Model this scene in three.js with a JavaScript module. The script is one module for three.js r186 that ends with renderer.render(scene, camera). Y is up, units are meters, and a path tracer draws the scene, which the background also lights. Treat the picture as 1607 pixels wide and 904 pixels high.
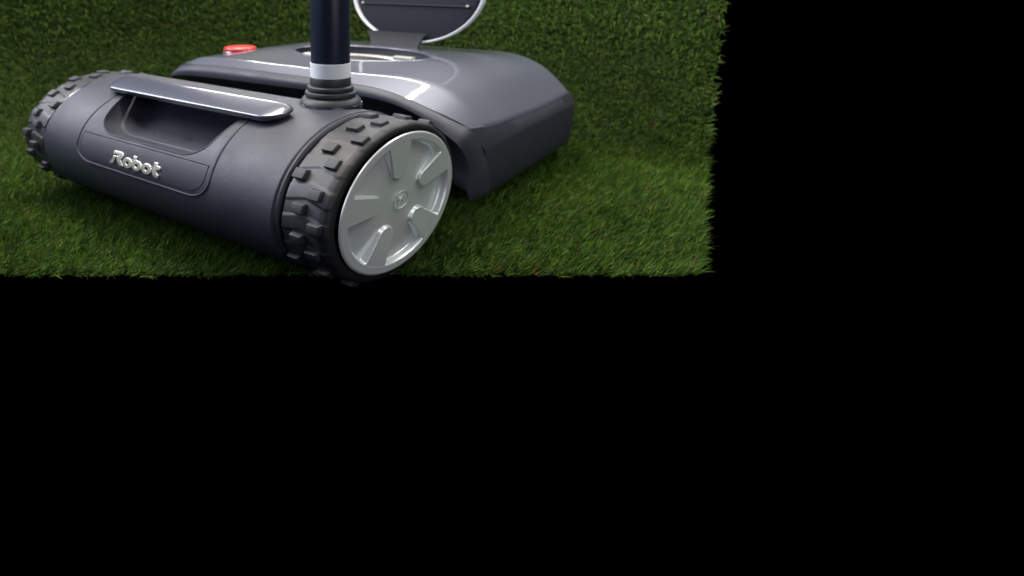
import * as THREE from 'three';
import { mergeGeometries, mergeVertices, toCreasedNormals } from 'three/addons/utils/BufferGeometryUtils.js';
import { RoundedBoxGeometry } from 'three/addons/geometries/RoundedBoxGeometry.js';
import { RectAreaLightUniformsLib } from 'three/addons/lights/RectAreaLightUniformsLib.js';
import { Brush, Evaluator, SUBTRACTION } from 'three-bvh-csg';

// ------------------------------------------------------------------ camera, light, exposure
const scene = new THREE.Scene();
scene.background = new THREE.Color(0x000000);
const renderer = new THREE.WebGLRenderer({ antialias: true });
renderer.setSize(1607, 904);
renderer.toneMapping = THREE.LinearToneMapping;
renderer.toneMappingExposure = 1.15;
renderer.shadowMap.enabled = true;
renderer.shadowMap.type = THREE.PCFSoftShadowMap;
RectAreaLightUniformsLib.init();

const camera = new THREE.PerspectiveCamera(2 * Math.atan(452 / 967.34) * 180 / Math.PI, 1607 / 904, 0.02, 60);
camera.position.set(0.2918, 0.2883, 0.4686);
camera.lookAt(0.2918 - 0.58651, 0.2883 - 0.262874, 0.4686 - 0.766096);
camera.setViewOffset(1607, 904, 803.5 - 545.3, 452 - 219.05, 1607, 904);   // shifted lens
camera.focus = 0.5;
camera.userData.fStop = 6.5;
scene.add(camera);

// unseen lamps, all outside the frame, placed for their light and reflections: [name, label, category, centre, aim, width, height, colour, light intensity]
const LAMPS = [
  ['unseen_ceiling_panel', 'unseen large white light panel out of view overhead, placed to light turf and mower from above', 'ceiling light', [-0.7, 1.95, -0.1], [-0.5, 0, 0.0], 1.0, 0.9, 0xfff6ec, 19],  // unseen; lights the turf and upper faces from overhead
  ['unseen_left_lamp', 'unseen square white lamp out of view beyond the far wheel, placed to light the mower from the left', 'lamp', [-1.8, 1.35, 0.6], [-0.25, 0.1, 0.05], 1.0, 1.0, 0xeef3ff, 17],  // unseen; key light from the left on drum and hollow
  ['unseen_tube_light', 'unseen long white tube light out of view behind the mower, mirrored in the cover and the handle', 'tube light', [-1.2, 0.92, -0.88], [-1.2, 0.2, -0.1], 3.8, 0.026, 0xffffff, 90],  // unseen; gives the thin bright line along cover crease and handle
  ['unseen_tube_light', 'unseen long white tube light out of view above the right side of the mower', 'tube light', [0.85, 1.5, -0.22], [0.85, 0.1, -0.2], 2.2, 0.03, 0xffffff, 60],  // unseen; set for glints on the right shoulder of the cover
  ['unseen_light_panel', 'unseen wide cool light panel out of view in front of the turf, lighting the drum and mast', 'window', [-1.15, 1.0, 1.7], [-0.3, 0.1, 0], 1.3, 1.0, 0xc6d8ff, 2.2],  // unseen source of cool light on drum front and mast
  ['unseen_light_panel', 'unseen soft white panel out of view at the right, placed to light the silver wheel cap', 'window', [1.75, 0.9, 0.75], [-0.1, 0.1, 0], 1.2, 1.2, 0xf2f6ff, 2.0],  // unseen soft panel that brightens the wheel cap from the right
];

// ------------------------------------------------------------------ helpers
let seed = 7;
const rnd = () => { seed = (seed * 1664525 + 1013904223) >>> 0; return seed / 4294967296; };
const lerp = (a, b, t) => a + (b - a) * t;
const sst = (a, b, x) => { const t = Math.min(1, Math.max(0, (x - a) / (b - a))); return t * t * (3 - 2 * t); };
const SQ = 0.6743;                                  // the photograph's flat proportions: all heights of the mower
const SQM = new THREE.Matrix4().makeScale(1, SQ, 1);
const taken = {};
const numbered = (n) => { const k = taken[n] = (taken[n] ?? -1) + 1; return k ? n + '_' + String(k).padStart(3, '0') : n; };
function shadows(o) { o.castShadow = true; o.receiveShadow = true; return o; }
function part(name, g, m, parent, label) {          // geometry in mower space, metres
  const o = shadows(new THREE.Mesh(g.clone().applyMatrix4(SQM), m)); o.name = name; parent.add(o);
  if (label) o.userData.label = label;
  return o;
}
// grid surface; fn(u, v, target) with u, v in 0..1
function surf(nu, nv, fn, closeU = false) {
  const p = [], uv = [], ix = [], t = new THREE.Vector3();
  for (let j = 0; j <= nv; j++) for (let i = 0; i <= nu; i++) {
    fn(closeU && i === nu ? 0 : i / nu, j / nv, t); p.push(t.x, t.y, t.z); uv.push(i / nu, j / nv);
  }
  for (let j = 0; j < nv; j++) for (let i = 0; i < nu; i++) {
    const a = j * (nu + 1) + i, b = a + 1, c = a + nu + 1, d = c + 1; ix.push(a, b, d, a, d, c);
  }
  const g = new THREE.BufferGeometry();
  g.setAttribute('position', new THREE.Float32BufferAttribute(p, 3));
  g.setAttribute('uv', new THREE.Float32BufferAttribute(uv, 2));
  g.setIndex(ix); g.computeVertexNormals();
  if (closeU) { const n = g.attributes.normal; for (let j = 0; j <= nv; j++) { const a = j * (nu + 1), b = a + nu; const x = n.getX(a) + n.getX(b), y = n.getY(a) + n.getY(b), z = n.getZ(a) + n.getZ(b), l = Math.hypot(x, y, z) || 1; n.setXYZ(a, x / l, y / l, z / l); n.setXYZ(b, x / l, y / l, z / l); } }
  return g;
}
// uv in metres by the main direction of each vertex normal
function metreUV(g) {
  const p = g.attributes.position, n = g.attributes.normal, uv = new Float32Array(p.count * 2);
  for (let i = 0; i < p.count; i++) {
    const ax = Math.abs(n.getX(i)), ay = Math.abs(n.getY(i)), az = Math.abs(n.getZ(i));
    const [u, v] = ax > ay && ax > az ? [p.getZ(i), p.getY(i)] : ay > az ? [p.getX(i), p.getZ(i)] : [p.getX(i), p.getY(i)];
    uv[2 * i] = u; uv[2 * i + 1] = v;
  }
  g.setAttribute('uv', new THREE.BufferAttribute(uv, 2)); return g;
}
const AY = 0.115, RB = 0.1145, XC = -0.2575;          // axle height, drum radius, middle of the machine
const onDrum = (x, deg, r) => { const a = deg * Math.PI / 180; return new THREE.Vector3(x, AY + r * Math.sin(a), r * Math.cos(a)); };
function drumUV(g) {
  const p = g.attributes.position, uv = new Float32Array(p.count * 2);
  for (let i = 0; i < p.count; i++) { uv[2 * i] = p.getX(i); uv[2 * i + 1] = Math.atan2(p.getY(i) - AY, p.getZ(i)) * RB; }
  g.setAttribute('uv', new THREE.BufferAttribute(uv, 2)); return g;
}
function latheX(profile, seg, x0 = 0, cy = AY) {      // profile [[x, r]...] turned about the axle
  return surf(seg, profile.length - 1, (u, v, t) => { const k = Math.round(v * (profile.length - 1)), a = -u * 2 * Math.PI; t.set(x0 + profile[k][0], cy + profile[k][1] * Math.sin(a), profile[k][1] * Math.cos(a)); }, true);
}
const creased = (g, deg = 32) => { const h = g.clone(); h.deleteAttribute('normal'); h.scale(2000, 2000, 2000); const c = toCreasedNormals(h, deg * Math.PI / 180); return c.scale(1 / 2000, 1 / 2000, 1 / 2000); };
// spline through [[x, y]...] by x, monotone linear-cubic
function curve1(pts) {
  const n = pts.length, m = [];
  for (let i = 0; i < n; i++) { const a = pts[Math.max(0, i - 1)], b = pts[Math.min(n - 1, i + 1)]; m.push((b[1] - a[1]) / (b[0] - a[0])); }
  return (x) => {
    if (x <= pts[0][0]) return pts[0][1]; if (x >= pts[n - 1][0]) return pts[n - 1][1];
    let i = 0; while (pts[i + 1][0] < x) i++;
    const h = pts[i + 1][0] - pts[i][0], t = (x - pts[i][0]) / h, t2 = t * t, t3 = t2 * t;
    return (2 * t3 - 3 * t2 + 1) * pts[i][1] + (t3 - 2 * t2 + t) * h * m[i] + (-2 * t3 + 3 * t2) * pts[i + 1][1] + (t3 - t2) * h * m[i + 1];
  };
}
// ------------------------------------------------------------------ textures and materials
function noiseTex(n, f, repeat, srgb = false) {
  const d = new Uint8Array(n * n * 4);
  for (let y = 0; y < n; y++) for (let x = 0; x < n; x++) { const c = f(x / n, y / n), k = 4 * (y * n + x); d[k] = c[0]; d[k + 1] = c[1]; d[k + 2] = c[2]; d[k + 3] = 255; }
  const t = new THREE.DataTexture(d, n, n); t.wrapS = t.wrapT = THREE.RepeatWrapping; t.magFilter = THREE.LinearFilter; t.minFilter = THREE.LinearMipmapLinearFilter; t.generateMipmaps = true;
  t.repeat.set(repeat, repeat); if (srgb) t.colorSpace = THREE.SRGBColorSpace; t.needsUpdate = true; return t;
}
function valueNoise(cells) {                           // tiling value noise with period 1
  const g = Array.from({ length: cells * cells }, rnd), at = (i, j) => g[((j % cells + cells) % cells) * cells + (i % cells + cells) % cells];
  return (x, y) => { const fx = x * cells, fy = y * cells, i = Math.floor(fx), j = Math.floor(fy), a = sst(0, 1, fx - i), b = sst(0, 1, fy - j); return lerp(lerp(at(i, j), at(i + 1, j), a), lerp(at(i, j + 1), at(i + 1, j + 1), a), b); };
}
const n8 = valueNoise(8), n24 = valueNoise(24), n128 = valueNoise(128), n256 = valueNoise(256);
const grain = noiseTex(512, (x, y) => { const v = 255 * (0.5 * n256(x, y) + 0.3 * n128(x, y) + 0.2 * rnd()); return [v, v, v]; }, 1 / 0.09);
const smudge = noiseTex(512, (x, y) => { const v = 0.55 * n8(x, y) + 0.3 * n24(x, y) + 0.15 * n128(x, y); const r = 255 * (0.42 + 0.2 * v); return [r, r, r]; }, 1 / 0.22);
const rubberTone = noiseTex(512, (x, y) => { const v = 0.5 * n24(x, y) + 0.3 * n128(x, y) + 0.2 * rnd(), c = 30 + 14 * v; return [c, c * 1.0, c * 1.04]; }, 1 / 0.12, true);
const bodyTone = noiseTex(512, (x, y) => { const v = 0.35 * n24(x, y) + 0.35 * n256(x, y) + 0.3 * rnd(), k = 0.9 + 0.2 * v; return [46 * k, 47 * k, 56 * k]; }, 1 / 0.1, true);
const smudged = { roughnessMap: smudge, roughness: 1 };
const M = {
  body: new THREE.MeshPhysicalMaterial({ map: bodyTone, ...smudged, bumpMap: grain, bumpScale: 0.00022, specularIntensity: 0.8 }),
  trim: new THREE.MeshPhysicalMaterial({ map: bodyTone, ...smudged, bumpMap: grain, bumpScale: 0.00015, specularIntensity: 0.7 }),
  gloss: new THREE.MeshPhysicalMaterial({ color: new THREE.Color().setRGB(0.085, 0.09, 0.118), roughness: 0.35, clearcoat: 1, clearcoatRoughness: 0.035 }),
  handle: new THREE.MeshPhysicalMaterial({ color: new THREE.Color().setRGB(0.05, 0.055, 0.078), roughness: 0.34, clearcoat: 0.8, clearcoatRoughness: 0.06 }),
  rubber: new THREE.MeshStandardMaterial({ map: rubberTone, roughness: 0.5, bumpMap: grain, bumpScale: 0.00012 }),
  wall: new THREE.MeshStandardMaterial({ color: new THREE.Color().setRGB(0.006, 0.006, 0.007), roughness: 0.6 }),
  lug: new THREE.MeshStandardMaterial({ color: new THREE.Color().setRGB(0.017, 0.017, 0.02), roughness: 0.55, bumpMap: grain, bumpScale: 0.00012 }),
  silver: new THREE.MeshPhysicalMaterial({ color: new THREE.Color().setRGB(0.62, 0.645, 0.635), metalness: 0.45, roughness: 0.3}),
  navy: new THREE.MeshPhysicalMaterial({ color: new THREE.Color().setRGB(0.007, 0.008, 0.014), roughness: 0.5, specularIntensity: 0.45 }),
  mast: new THREE.MeshPhysicalMaterial({ color: new THREE.Color().setRGB(0.014, 0.018, 0.032), roughness: 0.26 }),
  bellows: new THREE.MeshStandardMaterial({ color: new THREE.Color().setRGB(0.02, 0.021, 0.025), roughness: 0.55 }),
  white: new THREE.MeshStandardMaterial({ color: new THREE.Color().setRGB(0.74, 0.75, 0.77), roughness: 0.4 }),
  red: new THREE.MeshPhysicalMaterial({ color: new THREE.Color().setRGB(0.6, 0.035, 0.025), roughness: 0.35, clearcoat: 0.7, clearcoatRoughness: 0.1 }),
  chrome: new THREE.MeshStandardMaterial({ color: new THREE.Color().setRGB(0.8, 0.76, 0.66), metalness: 0.75, roughness: 0.3 }),
  tan: new THREE.MeshStandardMaterial({ color: new THREE.Color().setRGB(0.42, 0.4, 0.36), roughness: 0.4, metalness: 0.3 }),
  bracket: new THREE.MeshStandardMaterial({ color: new THREE.Color().setRGB(0.014, 0.013, 0.013), roughness: 0.6 }),
  backing: new THREE.MeshStandardMaterial({ color: new THREE.Color().setRGB(0.012, 0.02, 0.006), roughness: 0.95, side: THREE.DoubleSide }),
  housing: new THREE.MeshStandardMaterial({ color: 0xd8d8d8, roughness: 0.5 }),
};

// ------------------------------------------------------------------ lamps
for (const [name, label, category, at, aim, w, h, color, power] of LAMPS) {
  const g = new THREE.Group(); g.name = numbered(name); g.userData = { label, category };
  g.position.set(...at); scene.add(g); g.lookAt(...aim);           // +z of the group points at its aim
  const box = shadows(new THREE.Mesh(new RoundedBoxGeometry(w + 0.02, h + 0.02, 0.02, 2, 0.006), M.housing)); box.name = 'housing'; box.position.z = -0.014; g.add(box);
  const em = new THREE.MeshStandardMaterial({ color: 0x000000, emissive: color, emissiveIntensity: 0.3, roughness: 0.6 });
  const face = new THREE.Mesh(new THREE.PlaneGeometry(w, h), em); face.name = 'diffuser'; g.add(face);
  const l = new THREE.RectAreaLight(color, power, w, h); l.position.z = 0.004; l.rotation.y = Math.PI; g.add(l);
}

// ------------------------------------------------------------------ turf: floor and the turf backdrop that rises behind
// plan of the foot of the backdrop, floor metres
const foot = new THREE.CatmullRomCurve3([[-1.16, 0.62], [-1.04, 0.22], [-0.97, -0.1], [-0.86, -0.42], [-0.62, -0.68], [-0.26, -0.76], [0.04, -0.76], [0.26, -0.7], [0.52, -0.56]].map(([x, z]) => new THREE.Vector3(x, 0, z)));
const RISE = 0.2, WALLH = 0.62, FLOORY = -0.005;
// cut edges of the turf piece (straight cuts): front and side
const frontA = [-0.3205, 0.2378], frontB = [0.2436, -0.1941], sideB = [0.1917, -0.5822];
function backdrop(u, s, t) {                             // s: metres along the section from the foot up
  const c = foot.getPointAt(u), d = foot.getTangentAt(u), nx = -d.z, nz = d.x;   // towards the mower is (nx, nz)
  const sg = (nx * (-0.25 - c.x) + nz * (-0.2 - c.z)) > 0 ? 1 : -1;
  const arc = RISE * Math.PI / 2 * 0.93; let o, y;
  if (s < arc) { const a = s / RISE; o = RISE - RISE * Math.sin(a); y = RISE * (1 - Math.cos(a)); }
  else { const a = arc / RISE; o = RISE - RISE * Math.sin(a) - (s - arc) * Math.cos(a); y = RISE * (1 - Math.cos(a)) + (s - arc) * Math.sin(a); }
  return t.set(c.x + sg * nx * o, FLOORY + y, c.z + sg * nz * o);
}
{
  const sh = new THREE.Shape();
  sh.moveTo(frontB[0] - 0.012, -frontB[1] + 0.01); const ext = (a, b, k) => [a[0] + (b[0] - a[0]) * k, a[1] + (b[1] - a[1]) * k];
  const fl = ext(frontB, frontA, 2.3), sr = ext(frontB, sideB, 1.12);
  sh.lineTo(fl[0] - 0.006, -fl[1] + 0.008); sh.lineTo(-1.05, -0.75);
  const pts = foot.getSpacedPoints(60), v = new THREE.Vector3();
  for (let i = 0; i <= 60; i++) { backdrop(i / 60, 0, v); if (v.z < 0.5 && v.x < 0.17) sh.lineTo(v.x, -v.z); }
  sh.lineTo(sr[0] - 0.012, -sr[1]);
  const g = new THREE.ExtrudeGeometry(sh, { depth: 0.004, bevelEnabled: false }); g.rotateX(-Math.PI / 2); g.translate(0, FLOORY - 0.004, 0);
  const o = shadows(new THREE.Mesh(g, M.backing)); o.name = 'ground'; o.userData = { kind: 'structure', label: 'green woven backing of the artificial turf on the floor', category: 'ground' }; scene.add(o);
}
const sideN = [-(sideB[1] - frontB[1]), sideB[0] - frontB[0]];      // left of the side cut is turf
const inSide = (x, z, m = 0) => ((x - frontB[0]) * sideN[0] + (z - frontB[1]) * sideN[1]) / Math.hypot(...sideN) < -m;
const frontN = [-(frontB[1] - frontA[1]), frontB[0] - frontA[0]];
const frontDist = (x, z) => ((x - frontA[0]) * frontN[0] + (z - frontA[1]) * frontN[1]) / Math.hypot(...frontN);
{
  const v = new THREE.Vector3(), p = [], ix = [], NU = 90, NS = 24;
  const us = []; for (let i = 0; i <= NU; i++) { backdrop(i / NU, WALLH, v); if (inSide(v.x, v.z, 0.018)) us.push(i / NU); }
  us.forEach((u) => { for (let j = 0; j <= NS; j++) { backdrop(u, WALLH * j / NS, v); p.push(v.x, v.y, v.z); } });
  for (let i = 0; i < us.length - 1; i++) for (let j = 0; j < NS; j++) { const a = i * (NS + 1) + j, b = a + NS + 1; ix.push(a, b, b + 1, a, b + 1, a + 1); }
  const g = new THREE.BufferGeometry(); g.setAttribute('position', new THREE.Float32BufferAttribute(p, 3)); g.setIndex(ix); g.computeVertexNormals();
  const o = shadows(new THREE.Mesh(g, M.backing)); o.name = 'backdrop_terrain'; o.userData = { kind: 'structure', label: 'turf backing curving up into a backdrop behind the mower', category: 'backdrop' }; scene.add(o);
}
function tuft(nb, h, lean, w) {
  const p = [], col = [], ix = [];
  for (let b = 0; b < nb; b++) {
    const a = rnd() * 6.283, r0 = 0.0035 * Math.sqrt(rnd()), x0 = r0 * Math.cos(a), z0 = r0 * Math.sin(a);
    const dir = a + (rnd() - 0.5) * 1.6, L = h * (0.65 + 0.6 * rnd()), bend = lean * (0.35 + 1.0 * rnd()), tw = dir + Math.PI / 2 + (rnd() - 0.5) * 0.8, ww = w * (0.7 + 0.6 * rnd());
    const tone = rnd(), tr = tone < 0.12 ? [1.9, 1.55, 1.5] : tone < 0.55 ? [1.05, 1.1, 0.9] : [0.55, 0.6, 0.6];
    let x = x0, y = 0, z = z0, el = 1.5 - 0.25 * rnd(); const base = p.length / 3, K = 4;
    for (let k = 0; k <= K; k++) {
      const f = k / K, hw = ww * (1 - f * f * 0.85) / 2; col.push(...tr, ...tr);
      p.push(x - hw * Math.cos(tw), y, z - hw * Math.sin(tw), x + hw * Math.cos(tw), y, z + hw * Math.sin(tw));
      const step = L / K; x += step * Math.cos(el) * Math.cos(dir); z += step * Math.cos(el) * Math.sin(dir); y += step * Math.sin(el); el -= bend / K;
    }
    for (let k = 0; k < K; k++) { const i = base + 2 * k; ix.push(i, i + 1, i + 3, i, i + 3, i + 2); }
  }
  const g = new THREE.BufferGeometry(); g.setAttribute('position', new THREE.Float32BufferAttribute(p, 3)); g.setAttribute('color', new THREE.Float32BufferAttribute(col, 3)); g.setIndex(ix); g.computeVertexNormals(); return g;
}
const blade = new THREE.MeshPhysicalMaterial({ color: 0xffffff, vertexColors: true, roughness: 0.62, side: THREE.DoubleSide, specularIntensity: 0.3 });
function greens(kind) {
  const r = rnd(), c = new THREE.Color();
  if (r < 0.03) c.setRGB(0.13, 0.115, 0.04); else if (r < 0.2) c.setRGB(0.105, 0.165, 0.025); else if (r < 0.6) c.setRGB(0.072, 0.14, 0.017); else c.setRGB(0.045, 0.1, 0.011);
  return c.multiplyScalar((0.7 + 0.6 * rnd()) * kind);
}
const patch = valueNoise(10);
function field(name, label, spots, geos) {
  const m = new THREE.Matrix4(), q = new THREE.Quaternion(), q2 = new THREE.Quaternion(), Y = new THREE.Vector3(0, 1, 0), s = new THREE.Vector3();
  const per = geos.map(() => []); spots.forEach((a) => per[Math.floor(rnd() * geos.length)].push(a));
  const root = new THREE.Group(); root.name = name; root.userData = { kind: 'stuff', label, category: 'turf' }; scene.add(root);
  geos.forEach((g, k) => {
    const im = shadows(new THREE.InstancedMesh(g, blade, per[k].length)); im.name = 'turf_blades'; im.userData.kind = 'stuff';
    per[k].forEach(([pos, nrm, sc, tone], i) => {
      q.setFromUnitVectors(Y, nrm); q2.setFromAxisAngle(Y, rnd() * 6.283); q.multiply(q2); s.setScalar(sc);
      im.setMatrixAt(i, m.compose(pos, q, s)); im.setColorAt(i, greens(tone));
    });
    root.add(im);
  });
}
{
  // floor tufts, finer spacing near the lens
  const spots = [], V = THREE.Vector3;
  for (let x = -1.3; x < 0.3; x += 0.0049) for (let z = -0.85; z < 0.62; z += 0.0049) {
    const px = x + (rnd() - 0.5) * 0.006, pz = z + (rnd() - 0.5) * 0.006;
    if (!inSide(px, pz, 0.013)) continue;
    const fd = frontDist(px, pz); if (fd > -0.003) continue;
    // inside the ring of the backdrop's foot
    if (px < -0.16 && ((px + 0.16) / 0.84) ** 2 + ((pz + 0.02) / 0.66) ** 2 > 1.0 && pz < 0.02) continue;
    if (px < -1.0 || pz < -0.66) continue;
    if (px > -0.42 && px < -0.09 && pz > -0.5 && pz < -0.06 && rnd() < 0.8) continue;                 // under the machine, out of sight
    const pn = patch(px * 0.7 + 3, pz * 0.7 + 3);
    const lean = new V(0.95 + 0.7 * (rnd() - 0.5), 1, -0.6 + 0.7 * (rnd() - 0.5)).normalize();
    spots.push([new V(px, FLOORY, pz), lean, 0.8 + 0.35 * rnd(), 0.72 + 0.4 * pn]);
  }
  field('turf_grass', 'short green artificial turf covering the floor under the mower', spots, [tuft(11, 0.0135, 0.9, 0.0008), tuft(11, 0.015, 1.2, 0.0008), tuft(10, 0.0125, 0.7, 0.0008), tuft(12, 0.0135, 1.9, 0.00075)]);
  const ws = [], v = new V(), a = new V(), b = new V(), len = foot.getLength();
  for (let u = 0; u < len; u += 0.006) for (let s = 0; s < WALLH; s += 0.006) {
    const uu = Math.min(0.999, Math.max(0.001, (u + (rnd() - 0.5) * 0.007) / len)), ss = Math.max(0, s + (rnd() - 0.5) * 0.007);
    backdrop(uu, ss, v); if (!inSide(v.x, v.z, 0.016)) continue;
    backdrop(Math.min(1, uu + 0.002), ss, a).sub(v); backdrop(uu, ss + 0.004, b).sub(v);
    const n = a.clone().cross(b).normalize(); if (n.y < 0 || n.x * (-0.25 - v.x) + n.z * (-0.1 - v.z) < 0) n.multiplyScalar(n.x * (-0.25 - v.x) + n.z * (-0.1 - v.z) < 0 ? -1 : 1);
    const low = 1 - sst(0, 0.34, ss); n.y += 0.25 - 0.5 * rnd(); n.x += 0.3 * rnd() + low * (0.85 + 0.7 * (rnd() - 0.5)); n.z += low * (-0.6 + 0.7 * (rnd() - 0.5)); n.normalize();
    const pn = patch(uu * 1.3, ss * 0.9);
    ws.push([v.clone(), n, 0.85 + 0.35 * rnd(), 0.5 + 0.25 * pn]);  // blades toned darker than the floor ones, shade put into their colour
  }
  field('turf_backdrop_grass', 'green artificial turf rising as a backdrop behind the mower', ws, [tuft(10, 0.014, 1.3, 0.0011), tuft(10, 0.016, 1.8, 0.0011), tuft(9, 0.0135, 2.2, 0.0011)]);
}

// ------------------------------------------------------------------ the mower
const mower = new THREE.Group(); mower.name = 'robot_mower'; scene.add(mower);
mower.userData = { label: 'dark grey robot lawn mower with silver wheel caps, standing on green turf', category: 'lawn mower' };
const csg = new Evaluator(); csg.attributes = ['position', 'normal', 'uv']; csg.useGroups = false;
const cut = (a, b) => { const A = new Brush(a), B = new Brush(b); A.updateMatrixWorld(); B.updateMatrixWorld(); return csg.evaluate(A, B, SUBTRACTION).geometry; };
// closed slab on the drum: rows over angle deg0..deg1, ext(f) -> [x0, x1], rIn(f, g), rOut
function drumSlab(deg0, deg1, ext, rIn, rOut, ns, nx) {
  const P = (i, j, top) => { const f = j / ns, g = i / nx, [a, b] = ext(f); return onDrum(lerp(a, b, g), lerp(deg0, deg1, f), top ? rOut : rIn(f, g)); };
  const pos = [], ix = [], W = nx + 1, N = W * (ns + 1);
  for (const top of [1, 0]) for (let j = 0; j <= ns; j++) for (let i = 0; i <= nx; i++) { const v = P(i, j, top); pos.push(v.x, v.y, v.z); }
  for (let j = 0; j < ns; j++) for (let i = 0; i < nx; i++) { const a = j * W + i, b = a + 1, c = a + W, d = c + 1; ix.push(a, b, d, a, d, c); ix.push(N + a, N + d, N + b, N + a, N + c, N + d); }
  const edge = (a, b) => ix.push(a, N + b, b, a, N + a, N + b);
  for (let i = 0; i < nx; i++) { edge(i, i + 1); edge(ns * W + i + 1, ns * W + i); }
  for (let j = 0; j < ns; j++) { edge((j + 1) * W, j * W); edge(j * W + nx, (j + 1) * W + nx); }
  const g = new THREE.BufferGeometry(); g.setAttribute('position', new THREE.Float32BufferAttribute(pos, 3)); g.setIndex(ix);
  const c = creased(g, 38); c.setAttribute('uv', new THREE.Float32BufferAttribute(new Float32Array(c.attributes.position.count * 2), 2)); return c;
}
const corner = (f, span, rad) => { const h = f * span; return h < rad ? rad - Math.sqrt(Math.max(0, rad * rad - (rad - h) ** 2)) : 0; };   // rounded lower corners
// --- drum body
const X0 = -0.4575, X1 = -0.0575;
{
  const prof = [[X0, 0.02], [X0, 0.108], [X0 + 0.0008, 0.1105], [X0 + 0.002, 0.1125], [X0 + 0.0045, 0.1125], [X0 + 0.005, 0.1138], [X0 + 0.006, RB]];
  for (let i = 1; i < 40; i++) prof.push([lerp(X0 + 0.006, X1 - 0.006, i / 40), RB]);
  prof.push([X1 - 0.006, RB], [X1 - 0.005, 0.1138], [X1 - 0.0045, 0.1125], [X1 - 0.002, 0.1125], [X1 - 0.0008, 0.1105], [X1, 0.108], [X1, 0.02], [X1, 0.0001]);
  prof.unshift([X0, 0.0001]);
  let g = creased(latheX(prof, 220), 30); g.setAttribute('uv', new THREE.Float32BufferAttribute(new Float32Array(g.attributes.position.count * 2), 2));
  const scoopR = (dg) => { const a = dg * Math.PI / 180, c = 0.074 * Math.cos(a) + 0.104 * Math.sin(a); return c - Math.sqrt(Math.max(0, 0.0585 ** 2 - 0.074 ** 2 - 0.104 ** 2 + c * c)); };   // hollow: part of a lying cylinder
  const span = 50 * Math.PI / 180 * RB;
  const ext = (f) => { const c = corner(f, span, 0.026), top = sst(0.75, 1, f); return [-0.346 - 0.022 * f + c * 1.1 + 0, -0.172 + 0.02 * f - c * 1.1 - 0 * top]; };
  const scoop = drumSlab(27.5, 77.5, ext, (f, gx) => { const e = Math.min(gx, 1 - gx), side = Math.sqrt(1 - (1 - Math.min(1, e / 0.17)) ** 2), r = scoopR(27.5 + 50 * f); return RB - Math.max(0.0015, RB - r) * (0.12 + 0.88 * side); }, 0.135, 40, 48);
  g = cut(g, scoop);
  const pext = (f) => { const c = corner(f, 0.0412, 0.026); return [-0.3715 + c, -0.1525 - c]; };
  g = cut(g, drumSlab(3.6, 24.9, pext, () => RB - 0.004, 0.12, 30, 40));
  const body = part('drive_body', drumUV(g), M.body, mower);
  const dext = (f) => { const c = corner(f, 0.0394, 0.025); return [-0.3704 + c, -0.1536 - c]; };
  const door = part('access_door', drumUV(drumSlab(4.05, 24.4, dext, () => RB - 0.0038, RB + 0.0002, 30, 40)), M.body, mower);
  // raised bead around the scoop and the door
  const bp = []; const arc = (cx, cd, rx, rd, a0, a1) => { for (let k = 0; k <= 12; k++) { const a = lerp(a0, a1, k / 12); bp.push(onDrum(cx + rx * Math.cos(a), cd + rd * Math.sin(a), RB)); } };
  for (let k = 0; k <= 14; k++) { const f = k / 14, dg = lerp(66, 24, f); bp.push(onDrum(-0.3715 - 0.006 * Math.sin(f * 1.57), dg, RB)); }
  arc(-0.3475, 15, 0.030, 14, Math.PI, 1.5 * Math.PI);
  for (let k = 1; k < 20; k++) bp.push(onDrum(lerp(-0.3475, -0.1765, k / 20), 1.0, RB));
  arc(-0.1765, 15, 0.030, 14, -0.5 * Math.PI, 0);
  for (let k = 0; k <= 14; k++) { const f = k / 14, dg = lerp(24, 66, f); bp.push(onDrum(-0.1465 + 0.000 * f - 0.003 * f, dg, RB)); }
  part('door_surround_bead', new THREE.TubeGeometry(new THREE.CatmullRomCurve3(bp), 260, 0.0013, 8), M.body, mower);
  const rp = []; for (let k = 0; k <= 40; k++) { const f = 0.9 * (1 - k / 40) ** 1.6; rp.push(onDrum(ext(f)[0] - 0.0004, 27.4 + 50 * f, RB - 0.0004)); }
  { const a = ext(0); for (let k = 1; k < 30; k++) rp.push(onDrum(lerp(a[0], a[1], k / 30), 27.4, RB - 0.0004)); }
  for (let k = 0; k <= 40; k++) { const f = 0.9 * (k / 40) ** 1.6; rp.push(onDrum(ext(f)[1] + 0.0004, 27.4 + 50 * f, RB - 0.0004)); }
  part('hollow_rim', new THREE.TubeGeometry(new THREE.CatmullRomCurve3(rp), 240, 0.0012, 8), M.body, body);
  // thumb notch and latch line
  part('finger_notch', drumSlab(3.7, 5.0, (f) => [-0.283 + 0.004 * (1 - f), -0.258 - 0.004 * (1 - f)], () => RB - 0.002, RB + 0.0005, 2, 6), M.trim, door);
  const lp = [[-0.302, 40], [-0.299, 36], [-0.288, 33.6], [-0.268, 33.2], [-0.255, 34.5], [-0.246, 38], [-0.240, 43]].map(([x, d]) => onDrum(x, d, scoopR(d) + 0.0002));
  part('latch_seam', new THREE.TubeGeometry(new THREE.CatmullRomCurve3(lp), 60, 0.0006, 6), M.trim, body);
  // --- carry handle
  let hp = [[0.0168, -0.004], [0.0172, 0.0022], [0.0085, 0.0098], [-0.0222, 0.0056], [-0.0232, -0.0030], [-0.019, -0.0085]];
  for (let k = 0; k < 4; k++) { const q = []; hp.forEach((p, i) => { const n = hp[(i + 1) % hp.length], w = k ? 0.25 : 0.12; q.push([lerp(p[0], n[0], w), lerp(p[1], n[1], w)], [lerp(p[0], n[0], 1 - w), lerp(p[1], n[1], 1 - w)]); }); hp = q; }
  const hx0 = -0.398, hx1 = -0.108;
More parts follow.
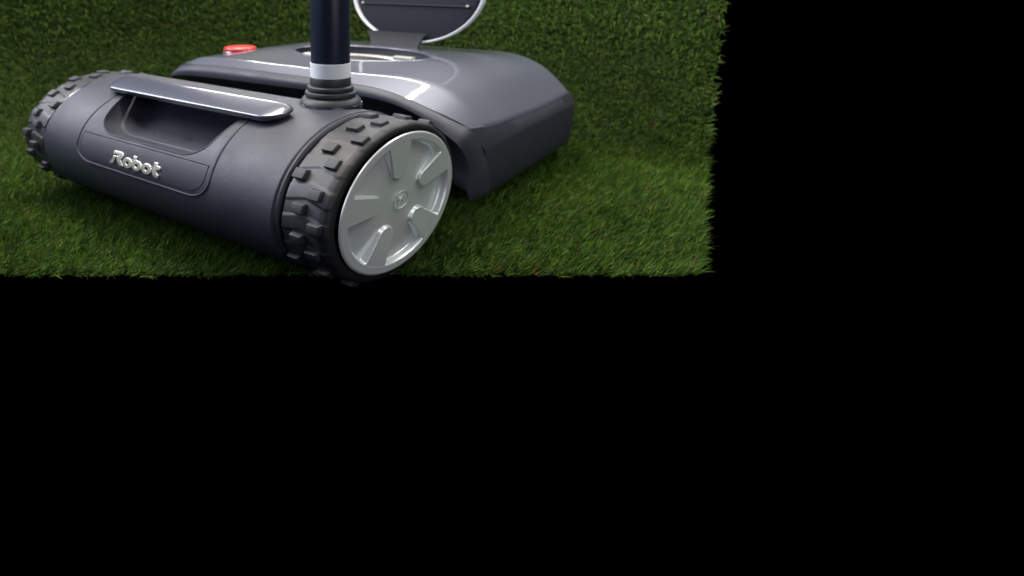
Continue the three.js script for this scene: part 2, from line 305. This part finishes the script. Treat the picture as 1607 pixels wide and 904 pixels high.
  const hg = surf(hp.length, 120, (u, v, t) => {
    const x = lerp(hx0, hx1, 0.5 - 0.5 * Math.cos(v * Math.PI)), d = Math.min(x - hx0, hx1 - x), R0 = x < XC ? 0.02 : 0.024, e = d < R0 ? Math.sqrt(Math.max(0, 1 - (1 - d / R0) ** 2)) : 1;
    const [s0, h0] = hp[Math.round(u * hp.length) % hp.length], back = x < XC ? 0.006 : 0.002;
    t.copy(onDrum(x, 71.5 + (s0 * (0.05 + 0.95 * e) + back * (1 - e)) / 0.125 * 180 / Math.PI, 0.1235 + h0 * (0.1 + 0.9 * e) - 0.001 * (1 - e)));
  }, true);
  part('carry_handle', metreUV(hg), M.handle, mower, 'glossy blue grey carry handle bar');
  // --- lettering on the door, raised metal letters: iRobot
  const S = (f) => { const s = new THREE.Shape(); f(s); return s; };
  const circ = (s, x, y, r, r2, cw) => s.absellipse(x, y, r, r2, 0, 2 * Math.PI, cw);
  const ring = (x, y, r, r2, k) => { const s = S((p) => circ(p, x, y, r, r2, false)); const h = new THREE.Path(); circ(h, x, y, r * k, r2 * k, true); s.holes.push(h); return s; };
  const letters = {
    i: [S((p) => circ(p, 0.34, 0.9, 0.125, 0.125, false)), S((p) => { p.moveTo(0.30, 0.62); p.lineTo(0.50, 0.62); p.quadraticCurveTo(0.42, 0.3, 0.27, 0); p.lineTo(0.0, 0); p.quadraticCurveTo(0.2, 0.25, 0.30, 0.62); })],
    R: [S((p) => { p.moveTo(0.50, 1.02); p.lineTo(0.82, 1.02); p.bezierCurveTo(1.14, 1.0, 1.16, 0.62, 0.92, 0.52); p.quadraticCurveTo(1.02, 0.22, 1.2, 0.0); p.lineTo(0.92, 0.0); p.quadraticCurveTo(0.68, 0.25, 0.57, 0.66); p.lineTo(0.74, 0.68); p.quadraticCurveTo(0.86, 0.78, 0.72, 0.8); p.lineTo(0.50, 0.8); p.closePath(); })],
    o: [ring(1.56, 0.36, 0.4, 0.385, 0.42)],
    b: [ring(2.36, 0.36, 0.4, 0.385, 0.42), S((p) => { p.moveTo(1.99, 0.4); p.lineTo(2.02, 1.02); p.lineTo(2.25, 1.02); p.lineTo(2.26, 0.7); p.lineTo(2.19, 0.36); p.closePath(); })],
    o2: [ring(3.2, 0.36, 0.4, 0.385, 0.42)],
    t: [S((p) => { p.moveTo(3.76, 1.0); p.lineTo(4.02, 1.0); p.lineTo(4.0, 0.8); p.lineTo(4.22, 0.8); p.quadraticCurveTo(4.3, 0.68, 4.2, 0.56); p.lineTo(3.97, 0.56); p.quadraticCurveTo(3.93, 0.24, 4.2, 0.16); p.lineTo(4.16, -0.06); p.quadraticCurveTo(3.66, -0.02, 3.7, 0.4); p.closePath(); })],
  };
  const sc = 0.0197;
  for (const [ch, shapes] of Object.entries(letters)) {
    const g2 = mergeGeometries(shapes.map((s) => new THREE.ExtrudeGeometry(s, { depth: 0.055, bevelEnabled: true, bevelThickness: 0.02, bevelSize: 0.018, bevelSegments: 2, curveSegments: 18 })));
    const p = g2.attributes.position;
    for (let i = 0; i < p.count; i++) { const x = -0.307 + p.getX(i) * sc * 1.04, dg = 7.0 + p.getY(i) * sc / RB * 180 / Math.PI, v = onDrum(x, dg, RB + 0.0001 + p.getZ(i) * sc); p.setXYZ(i, v.x, v.y, v.z); }
    g2.deleteAttribute('uv'); g2.computeVertexNormals();
    part('letter', g2, M.chrome, door, 'raised metallic letter ' + ch.replace('2', ''));
  }
}
// --- wheels
function hubDepth(r, th) {
  const dish = -0.0078 + 0.0032 * (1 - (r / 0.086) ** 2);
  let x = lerp(dish, 0, sst(0.0818, 0.0878, r));
  for (let k = 0; k < 5; k++) {
    const a = (94 - 72 * k) * Math.PI / 180, lx = r * Math.cos(th - a), ly = r * Math.sin(th - a);
    const w = 0.0132 + Math.max(0, lx - 0.048) * 0.16, sd = lx < 0.048 ? Math.hypot(lx - 0.048, ly) - 0.0132 : Math.abs(ly) - w;
    if (lx > 0.02) { const top = -0.0002 - 0.0018 * (1 - sst(0.03, 0.088, r)) ; x = Math.max(x, lerp(x, top, sst(0.0014, -0.0012, sd))); }
  }
  if (r > 0.0955) x -= 0.0016 * ((r - 0.0955) / 0.003) ** 2;
  return x;
}
const PERIOD = [-0.0465, -0.0215, -0.035, -0.0155, -0.035, -0.0205];
function makeWheel(flip, phase) {
  const X = (x) => flip ? -0.515 - x : x, fix = (g) => { if (!flip) return g; const ix = g.index; if (ix) { const a = ix.array; for (let i = 0; i < a.length; i += 3) { const t = a[i]; a[i] = a[i + 1]; a[i + 1] = t; } } g.computeVertexNormals(); return g; };
  const w = new THREE.Group(); w.name = 'wheel'; w.userData.label = flip ? 'knobbly wheel at the far end of the drum' : 'knobbly wheel with silver five-pad cap'; mower.add(w);
  // tread: raised zigzag bands across the tyre
  const W = 0.0535, NX = 26;
  const zig = (x) => 0.16 * Math.abs(((x / 0.026) % 2) - 1);
  const tread = surf(720, NX, (u, v, t) => {
    const a = u * 360 + phase, x = -0.0115 - v * (W - 0.0115), ph = ((a / 20 + zig(v * W)) % 1 + 1) % 1;
    const band = sst(0.0, 0.1, ph) * (1 - sst(0.5, 0.62, ph));
    const sh = Math.min(1, Math.min(v, 1 - v) * NX / 1.2); const r = 0.1106 + 0.001 * band - 0.0006 * (1 - sh);
    t.copy(onDrum(X(x), a, r));
  }, true);
  const uvA = tread.attributes.uv; for (let i = 0; i < uvA.count; i++) uvA.setXY(i, uvA.getX(i) * 0.72, uvA.getY(i) * 0.055);
  fix(tread); part('tyre', tread, M.rubber, w);
  // sidewall, scalloped at its outer edge like the tread
  const side = surf(360, 6, (u, v, t) => {
    const a = u * 360 + phase, ph = ((a / 20 + zig(0)) % 1 + 1) % 1, band = sst(0, 0.05, ph) * (1 - sst(0.5, 0.56, ph)), ro = 0.1106 + 0.001 * band - 0.0006;
    const q = [[-0.0118, ro + 0.0003], [-0.0092, ro], [-0.0066, ro - 0.0012], [-0.0045, 0.1065], [-0.0036, 0.1005], [-0.006, 0.0975], [-0.012, 0.097]][Math.round(v * 6)];
    t.copy(onDrum(X(q[0]), a, q[1]));
  }, true);
  fix(side); part('sidewall', side, M.wall, w);
  const back = surf(120, 2, (u, v, t) => { t.copy(onDrum(X(-0.0535 + 0.0003 * v), u * 360, lerp(0.108, 0.03, v))); }, true);
  part('inner_face', fix(back), M.trim, w);
  for (let k = 0; k < 36; k++) {
    const dg = 94.6 - 10 * k * 1.0 + (flip ? 5.2 : 0), xc = PERIOD[k % 6], g = new RoundedBoxGeometry(0.0142, 0.0085, 0.0138, 2, 0.0011), p = g.attributes.position;
    const j = (rnd() - 0.5) * 0.0006;
    for (let i = 0; i < p.count; i++) { const h = p.getY(i) / 0.0085 + 0.5, k2 = 1.06 - 0.2 * h; const lx = p.getX(i) * k2, lz = p.getZ(i) * k2, r = 0.1085 + h * 0.0077; const v = onDrum(X(xc + j + lx), dg + lz / 0.114 * 57.3, r); p.setXYZ(i, v.x, v.y, v.z); }
    if (flip ? false : false) 0; const g2 = g.index ? g.toNonIndexed() : g; g2.computeVertexNormals();
    part('tread_lug', creased(g2, 40), M.lug, w);
  }
  // cap
  const cap = surf(900, 120, (u, v, t) => { const r = 0.0982 * Math.sqrt(v) * 0.4 + 0.0982 * v * 0.6, th = u * 2 * Math.PI; t.set(X(hubDepth(r, th)), AY + r * Math.sin(th), -r * Math.cos(th)); }, true);
  part('wheel_cap', fix(cap), M.silver, w, 'silver wheel cap with five raised pads');
  if (!flip) {
    // emblem: ring and small figure, raised
    const em = [new THREE.TorusGeometry(0.0125, 0.00045, 6, 60)];
    const stroke = (pts) => em.push(new THREE.TubeGeometry(new THREE.CatmullRomCurve3(pts.map(([a, b]) => new THREE.Vector3(a, b, 0))), 16, 0.0006, 6));
    stroke([[-0.0055, 0.0035], [-0.002, 0.0025], [0.001, 0.0045], [0.0055, 0.0065]]); stroke([[0.0005, 0.0045], [-0.001, 0.0005], [-0.004, -0.003], [-0.0055, -0.0075]]); stroke([[-0.001, 0.0005], [0.0025, -0.001], [0.0035, -0.004]]); stroke([[-0.004, 0.0068], [-0.0025, 0.0072]]);
    em.forEach((g, i) => { g.rotateY(Math.PI / 2); g.translate(-0.0036, AY + 0.001, -0.0015); part(i ? 'emblem_stroke' : 'emblem_ring', g, M.silver, w); });
  }
  return w;
}
makeWheel(false, 4); makeWheel(true, 9);
part('axle', latheX([[-0.48, 0.0001], [-0.48, 0.03], [-0.458, 0.03], [-0.057, 0.03], [-0.035, 0.03], [-0.035, 0.0001]], 60), M.trim, mower);

// --- mast on the drum
{
  const mx = -0.109, mz = -0.026, L = (pts) => { const g = new THREE.LatheGeometry(pts.map(([r, y]) => new THREE.Vector2(r * 0.81, y)), 72); g.translate(mx, 0, mz); return creased(g, 35); };
  const mast = part('antenna_mast', L([[0.0001, 0.22], [0.0252, 0.22], [0.0252, 0.7], [0.024, 0.712], [0.018, 0.72], [0.0001, 0.722]]), M.mast, mower, 'dark navy upright mast tube');
  part('reflective_band', L([[0.0254, 0.2715], [0.0261, 0.2718], [0.0261, 0.2935], [0.0254, 0.2938]]), M.white, mast, 'white band around the mast');
  part('mast_collar', L([[0.0405, 0.2], [0.0414, 0.203], [0.0416, 0.2295], [0.0410, 0.2315], [0.0395, 0.232], [0.034, 0.232]]), M.mast, mast);
  const fold = [[0.0398, 0.2322], [0.0396, 0.2335], [0.0365, 0.2395], [0.0335, 0.2412], [0.0322, 0.2416], [0.0332, 0.2432], [0.0338, 0.2452], [0.0328, 0.2490], [0.0304, 0.2503], [0.0291, 0.2506], [0.0300, 0.2520], [0.0306, 0.2538], [0.0298, 0.2572], [0.0280, 0.2586], [0.0266, 0.2590], [0.0270, 0.2604], [0.0262, 0.2700], [0.0258, 0.2712], [0.0253, 0.2714]];
  part('rubber_boot', L(fold), M.bellows, mast, 'stepped black rubber boot at the foot of the mast');
}
// --- deck cover (gloss), solid shell with a round opening
const profL = [[-0.512, 0.196], [-0.508, 0.208], [-0.497, 0.2195], [-0.475, 0.2265], [-0.45, 0.2285], [-0.41, 0.2315], [-0.35, 0.233], [-0.2575, 0.2335], [-0.16, 0.2325], [-0.1145, 0.2285], [-0.0785, 0.2175], [-0.044, 0.2], [-0.0159, 0.1815], [-0.0085, 0.1735]];
const yTop = curve1(profL);
const zFront = curve1([[-0.512, -0.135], [-0.45, -0.127], [-0.15, -0.1255], [-0.0785, -0.13], [-0.044, -0.1345], [-0.0159, -0.144], [-0.0085, -0.152]]);
const yBorder = curve1([[-0.53, 0.158], [-0.489, 0.159], [-0.43, 0.155], [-0.355, 0.1535], [-0.267, 0.1575], [-0.21, 0.162], [-0.152, 0.1735], [-0.12, 0.18]]);
// front facet of the cover: width back from the front edge and rise up to the crease
const facetW = curve1([[-0.512, 0.02], [-0.2, 0.0185], [-0.16, 0.021], [-0.135, 0.027], [-0.09, 0.048], [-0.069, 0.058], [-0.03, 0.056], [-0.0085, 0.055]]);
const facetH = curve1([[-0.512, 0.002], [-0.49, 0.006], [-0.465, 0.0112], [-0.445, 0.0128], [-0.2, 0.0128], [-0.16, 0.0138], [-0.135, 0.0148], [-0.09, 0.0155], [-0.069, 0.0135], [-0.03, 0.0075], [-0.0085, 0.0004]]);
const soft = (t, k) => t < 1 - k ? t : t > 1 + k ? 1 : t - (t - 1 + k) ** 2 / (4 * k);     // ramp to 1 with a rounded shoulder
const crown = (z) => 0.005 * sst(-0.15, -0.28, z) - 0.0145 * sst(-0.36, -0.53, z);
const ZR = -0.53;
function coverPoint(u, v, t, off = 0) {
  // u across (0 left .. 1 right), v front to back
  const x = -0.512 + u * 0.5035, zf = zFront(x);
  const vv = v < 0.5 ? v * 2 : 0; let z = v < 0.5 ? zf - facetW(x) * 1.6 * vv : lerp(zf - facetW(x) * 1.6, ZR, v * 2 - 1), y = yTop(x) + facetH(x) * soft((zf - z) / facetW(x), 0.16);
  const mid = sst(0.0, 0.2, u) * sst(0.0, 0.42, 1 - u);
  y += crown(z) * (0.25 + 0.75 * mid);
  // right border follows its own line
  const rb = sst(-0.06, -0.0085, x); y += rb * (yBorder(z) - 0.1735);
  // roll over at the back
  const k = Math.max(0, (-0.493 - z) / 0.037); y -= 0.05 * k * k * (0.3 + 0.7 * sst(-0.0085, -0.06, x));
  const cz = Math.max(0, -0.485 - z) / 0.045, pull = cz * cz * 0.03 * sst(-0.2, -0.0085, x);
  t.set(x - pull, y - off, z);
}
{
  const nu = 130, nv = 110, pos = [], nor = [], ix = [], t = new THREE.Vector3(), W = nu + 1, N = W * (nv + 1), uw = (i) => i / nu;
  for (const off of [0, 0.007]) for (let j = 0; j <= nv; j++) for (let i = 0; i <= nu; i++) { coverPoint(uw(i), j / nv, t, off); pos.push(t.x, t.y, t.z); }
  for (let j = 0; j < nv; j++) for (let i = 0; i < nu; i++) { const a = j * W + i, b = a + 1, c = a + W, d = c + 1; ix.push(a, b, d, a, d, c); ix.push(N + a, N + d, N + b, N + a, N + c, N + d); }
  const edge = (a, b) => ix.push(a, N + b, b, a, N + a, N + b);
  for (let i = 0; i < nu; i++) { edge(i, i + 1); edge(nv * W + i + 1, nv * W + i); }
  for (let j = 0; j < nv; j++) { edge((j + 1) * W, j * W); edge(j * W + nu, (j + 1) * W + nu); }
  const g0 = new THREE.BufferGeometry(); g0.setAttribute('position', new THREE.Float32BufferAttribute(pos, 3)); g0.setIndex(ix);
  const g = creased(g0, 35); g.setAttribute('uv', new THREE.Float32BufferAttribute(new Float32Array(g.attributes.position.count * 2), 2));
  const c = new THREE.CylinderGeometry(0.109, 0.109, 0.2, 120); c.scale(1.08, 1, 0.66); c.translate(XC - 0.0105, 0.24, -0.293); const cc = c.toNonIndexed();
  const cover = part('deck_cover', metreUV(cut(g, cc)), M.gloss, mower, 'glossy blue grey domed deck cover');
  // opening: rounded lip, well, floor and the keypad ring inside
  const ox = XC - 0.0105, oz = -0.293, lt = (pts, name, m) => { const l = new THREE.LatheGeometry(pts.map(([r, y]) => new THREE.Vector2(r, y)), 120); l.scale(1.08, 1, 0.66); l.translate(ox, 0, oz); return part(name, creased(l, 40), m, cover); };
  const yCover = (x, z) => { let lo = 0, hi = 1; for (let q = 0; q < 30; q++) { const m = (lo + hi) / 2; coverPoint((x + 0.512) / 0.5035, m, t); if (t.z > z) lo = m; else hi = m; } return t.y; };
  const lip = []; for (let k = 0; k <= 160; k++) { const a = k / 160 * 6.28319, x = ox + 0.109 * 1.08 * Math.cos(a), z = oz + 0.109 * 0.66 * Math.sin(a); lip.push(new THREE.Vector3(x, yCover(x, z) - 0.0012, z)); }
  lip.pop(); part('opening_lip', new THREE.TubeGeometry(new THREE.CatmullRomCurve3(lip, true), 200, 0.0022, 8, true), M.gloss, cover);
  lt([[0.1088, 0.247], [0.1082, 0.24], [0.106, 0.229], [0.1, 0.2265], [0.0001, 0.2265]], 'opening_well', M.trim);
  lt([[0.07, 0.2267], [0.07, 0.2335], [0.072, 0.2355], [0.086, 0.2355], [0.088, 0.2335], [0.088, 0.2267]], 'keypad_ring', M.tan);
  lt([[0.0001, 0.236], [0.05, 0.2355], [0.056, 0.2335], [0.058, 0.2267]], 'keypad_disc', M.bracket);
  for (const [dx, dz, w, d] of [[-0.078, 0.03, 0.03, 0.012], [-0.07, -0.03, 0.028, 0.014], [0.06, -0.05, 0.035, 0.012], [0.075, 0.01, 0.02, 0.01]]) { const b = new RoundedBoxGeometry(w, 0.008, d, 2, 0.002); b.translate(ox + dx, 0.2395, oz + dz * 0.66); part('key', b, M.tan, cover); }
  // lid standing open behind the opening
  const lidC = [-0.243, 0.383, -0.412], tilt = -0.1, R = 0.123;
  const place = (g2) => { g2.rotateX(tilt); g2.translate(...lidC); return g2; };
  const disc = new THREE.LatheGeometry([[0.0001, -0.004], [0.09, -0.0045], [0.113, -0.0035], [0.1175, 0.000], [0.1175, 0.004], [0.0001, 0.006]].map(([r, y]) => new THREE.Vector2(r, y)), 120); disc.rotateX(-Math.PI / 2);
  const lid = part('lid', place(creased(disc, 30)), M.navy, mower, 'round dark lid standing open');
  const rim = new THREE.LatheGeometry([[0.1172, -0.005], [0.1192, 0.0045], [0.1205, 0.0062], [0.1228, 0.0055], [0.1235, 0.002], [0.1225, -0.005], [0.1172, -0.0062]].map(([r, y]) => new THREE.Vector2(r, y)), 140); rim.rotateX(Math.PI / 2);
  part('lid_rim', place(creased(rim, 40)), M.white, lid, 'white rim of the lid');
  const rib = new RoundedBoxGeometry(0.2, 0.0035, 0.003, 2, 0.001); rib.translate(0, -0.033, 0.0055); part('lid_rib', place(rib), M.navy, lid);
  for (const s of [-1, 1]) { const sc2 = new THREE.CylinderGeometry(0.0024, 0.0024, 0.003, 16); sc2.rotateX(Math.PI / 2); sc2.translate(s * 0.098, -0.031, 0.007); part('screw', place(sc2), M.tan, lid); }
  // hinge bracket: curved plate from the deck up to the lid
  const hinge = surf(24, 14, (u, v, t2) => { const x = lerp(-0.314, -0.222, u) + (u - 0.5) * 0.02 * v * v * 1.2, a = v * 1.35; t2.set(x, 0.2455 + 0.038 * v + 0.003 * Math.sin(a), -0.386 - 0.006 * Math.sin(a)); });
  const hb = hinge.clone().translate(0, -0.001, -0.004); part('hinge', mergeGeometries([hinge, hb]), M.bracket, lid);
  const hbar = new RoundedBoxGeometry(0.098, 0.006, 0.012, 2, 0.002); hbar.translate(-0.268, 0.2455, -0.388); part('hinge_bar', hbar, M.bracket, lid);
  // stop button
  const bx = -0.4755, bz = -0.24, bl = (pts, seg = 60) => { const l = new THREE.LatheGeometry(pts.map(([r, y]) => new THREE.Vector2(r, y)), seg); l.translate(bx, 0, bz); return creased(l, 40); };
  const by = 0.24;
  const btn = part('stop_button', bl([[0.0255, by], [0.0272, by + 0.002], [0.0275, by + 0.005], [0.026, by + 0.0085], [0.021, by + 0.0105], [0.012, by + 0.0112], [0.0001, by + 0.0114]]), M.red, mower, 'red round stop button');
  part('button_collar', bl([[0.029, by - 0.012], [0.0288, by - 0.0012], [0.0278, by + 0.0004], [0.0255, by + 0.0004]]), M.gloss, btn);
}
// --- front lip (trim) of the deck: band between the cover's front edge and the inner edge, then the dark inside
{
  const G = new THREE.CatmullRomCurve3([[-0.508, 0.19, -0.14], [-0.5125, 0.1965, -0.1355], [-0.505, 0.2055, -0.1325], [-0.492, 0.217, -0.1298], [-0.47, 0.225, -0.1276], [-0.43, 0.23, -0.1266], [-0.35, 0.2325, -0.126], [-0.2575, 0.233, -0.1255], [-0.16, 0.232, -0.1255], [-0.1145, 0.228, -0.1275], [-0.0785, 0.217, -0.13], [-0.044, 0.1995, -0.1345], [-0.0159, 0.181, -0.144], [-0.008, 0.1725, -0.152], [-0.0028, 0.152, -0.163], [0.0, 0.118, -0.179], [0.0012, 0.085, -0.19], [0.0, 0.052, -0.196], [-0.001, 0.044, -0.196]].map((a) => new THREE.Vector3(...a)), false, 'centripetal');
  const I = new THREE.CatmullRomCurve3([[-0.5, 0.183, -0.128], [-0.5065, 0.19, -0.1225], [-0.5, 0.1955, -0.1185], [-0.488, 0.2, -0.1175], [-0.466, 0.2035, -0.117], [-0.42, 0.2065, -0.117], [-0.35, 0.2085, -0.117], [-0.2575, 0.2105, -0.117], [-0.165, 0.2135, -0.117], [-0.126, 0.2143, -0.117], [-0.0894, 0.2082, -0.118], [-0.0549, 0.1942, -0.1185], [-0.03, 0.176, -0.12], [-0.0105, 0.157, -0.123], [-0.003, 0.136, -0.131], [0.0015, 0.108, -0.139], [0.003, 0.085, -0.143], [0.001, 0.058, -0.145], [-0.002, 0.046, -0.15]].map((a) => new THREE.Vector3(...a)), false, 'centripetal');
  const gp = (t) => G.getPoint(t), ip = (t) => I.getPoint(t);
  const band = surf(220, 10, (u, v, t) => { const a = gp(u), b = ip(u); t.copy(a).lerp(b, v); const bul = 0.0045 * Math.sin(Math.PI * v); t.y += bul * 0.5; t.z += bul * 0.8; t.x += u > 0.6 ? bul * 0.5 * sst(0.6, 0.8, u) : 0; });
  part('front_lip', metreUV(band), M.trim, mower, 'matte dark front lip of the deck');
  const inner = surf(220, 8, (u, v, t) => { const b = ip(u), s = sst(0, 0.35, v); t.copy(b); t.z -= 0.02 * s + 0.03 * v; const k = sst(0.55, 0.75, u); t.y -= 0.008 * s * (1 - k) + 0.05 * v * (1 - k); t.x -= 0.05 * v * k + 0.004 * s * k; });
  part('lip_inside', inner, M.trim, mower);
  const wallg = new RoundedBoxGeometry(0.44, 0.11, 0.3, 3, 0.02); wallg.translate(-0.26, 0.095, -0.34); part('underbody', wallg, M.trim, mower);
}
// --- skirt round the right side and the back of the deck, and the far side
{
  // outline in plan from front right, round the back, to front left; section from the border down to the hem
  const path = []; const add = (x, z, nx, nz) => path.push({ x, z, nx, nz });
  const zs = 0.485, CR = 0.055; for (let k = 0; k <= 30; k++) add(0, lerp(-0.15, -zs, k / 30), 1, 0);
  for (let k = 1; k <= 10; k++) { const a = k / 10 * Math.PI / 2; add(-CR + CR * Math.cos(a), -zs - CR * Math.sin(a), Math.cos(a), -Math.sin(a)); }
  for (let k = 1; k <= 20; k++) add(lerp(-CR, CR - 0.515, k / 20), -zs - CR, 0, -1);
  for (let k = 1; k <= 10; k++) { const a = k / 10 * Math.PI / 2; add(CR - 0.515 - CR * Math.sin(a), -zs - CR * Math.cos(a), -Math.sin(a), -Math.cos(a)); }
  for (let k = 1; k <= 20; k++) add(-0.515, lerp(-zs, -0.142, k / 20), -1, 0);
  const sect = [[-0.0105, 'b'], [-0.0085, 'b2'], [0, 0.134], [0.0006, 0.13], [0.0005, 0.09], [-0.0015, 0.05], [-0.006, 0.036], [-0.02, 0.033]];
  const g = surf(path.length - 1, sect.length - 1, (u, v, t) => {
    const q = path[Math.round(u * (path.length - 1))], s = sect[Math.round(v * (sect.length - 1))];
    const yb = q.nx > 0.5 ? yBorder(q.z) : q.nx < -0.5 ? 0.19 : 0.162;
    let y = s[1] === 'b' ? yb + 0.0006 : s[1] === 'b2' ? yb - 0.0015 : s[1], z = q.z;
    if (q.nx === 1) { const f = path.indexOf(q); const zf = curve1([[0.03, -0.196], [0.085, -0.19], [0.118, -0.179], [0.152, -0.163], [0.1725, -0.152]])(y); z = lerp(zf, -zs, f / 30); if (typeof s[1] === 'string') y = yBorder(z) + (s[1] === 'b' ? 0.0006 : -0.0015); }
    t.set(q.x + q.nx * s[0], y, z + q.nz * s[0]);
  });
  part('skirt', metreUV(creased(g, 22)), M.trim, mower, 'matte dark skirt round the deck');
}
renderer.render(scene, camera);
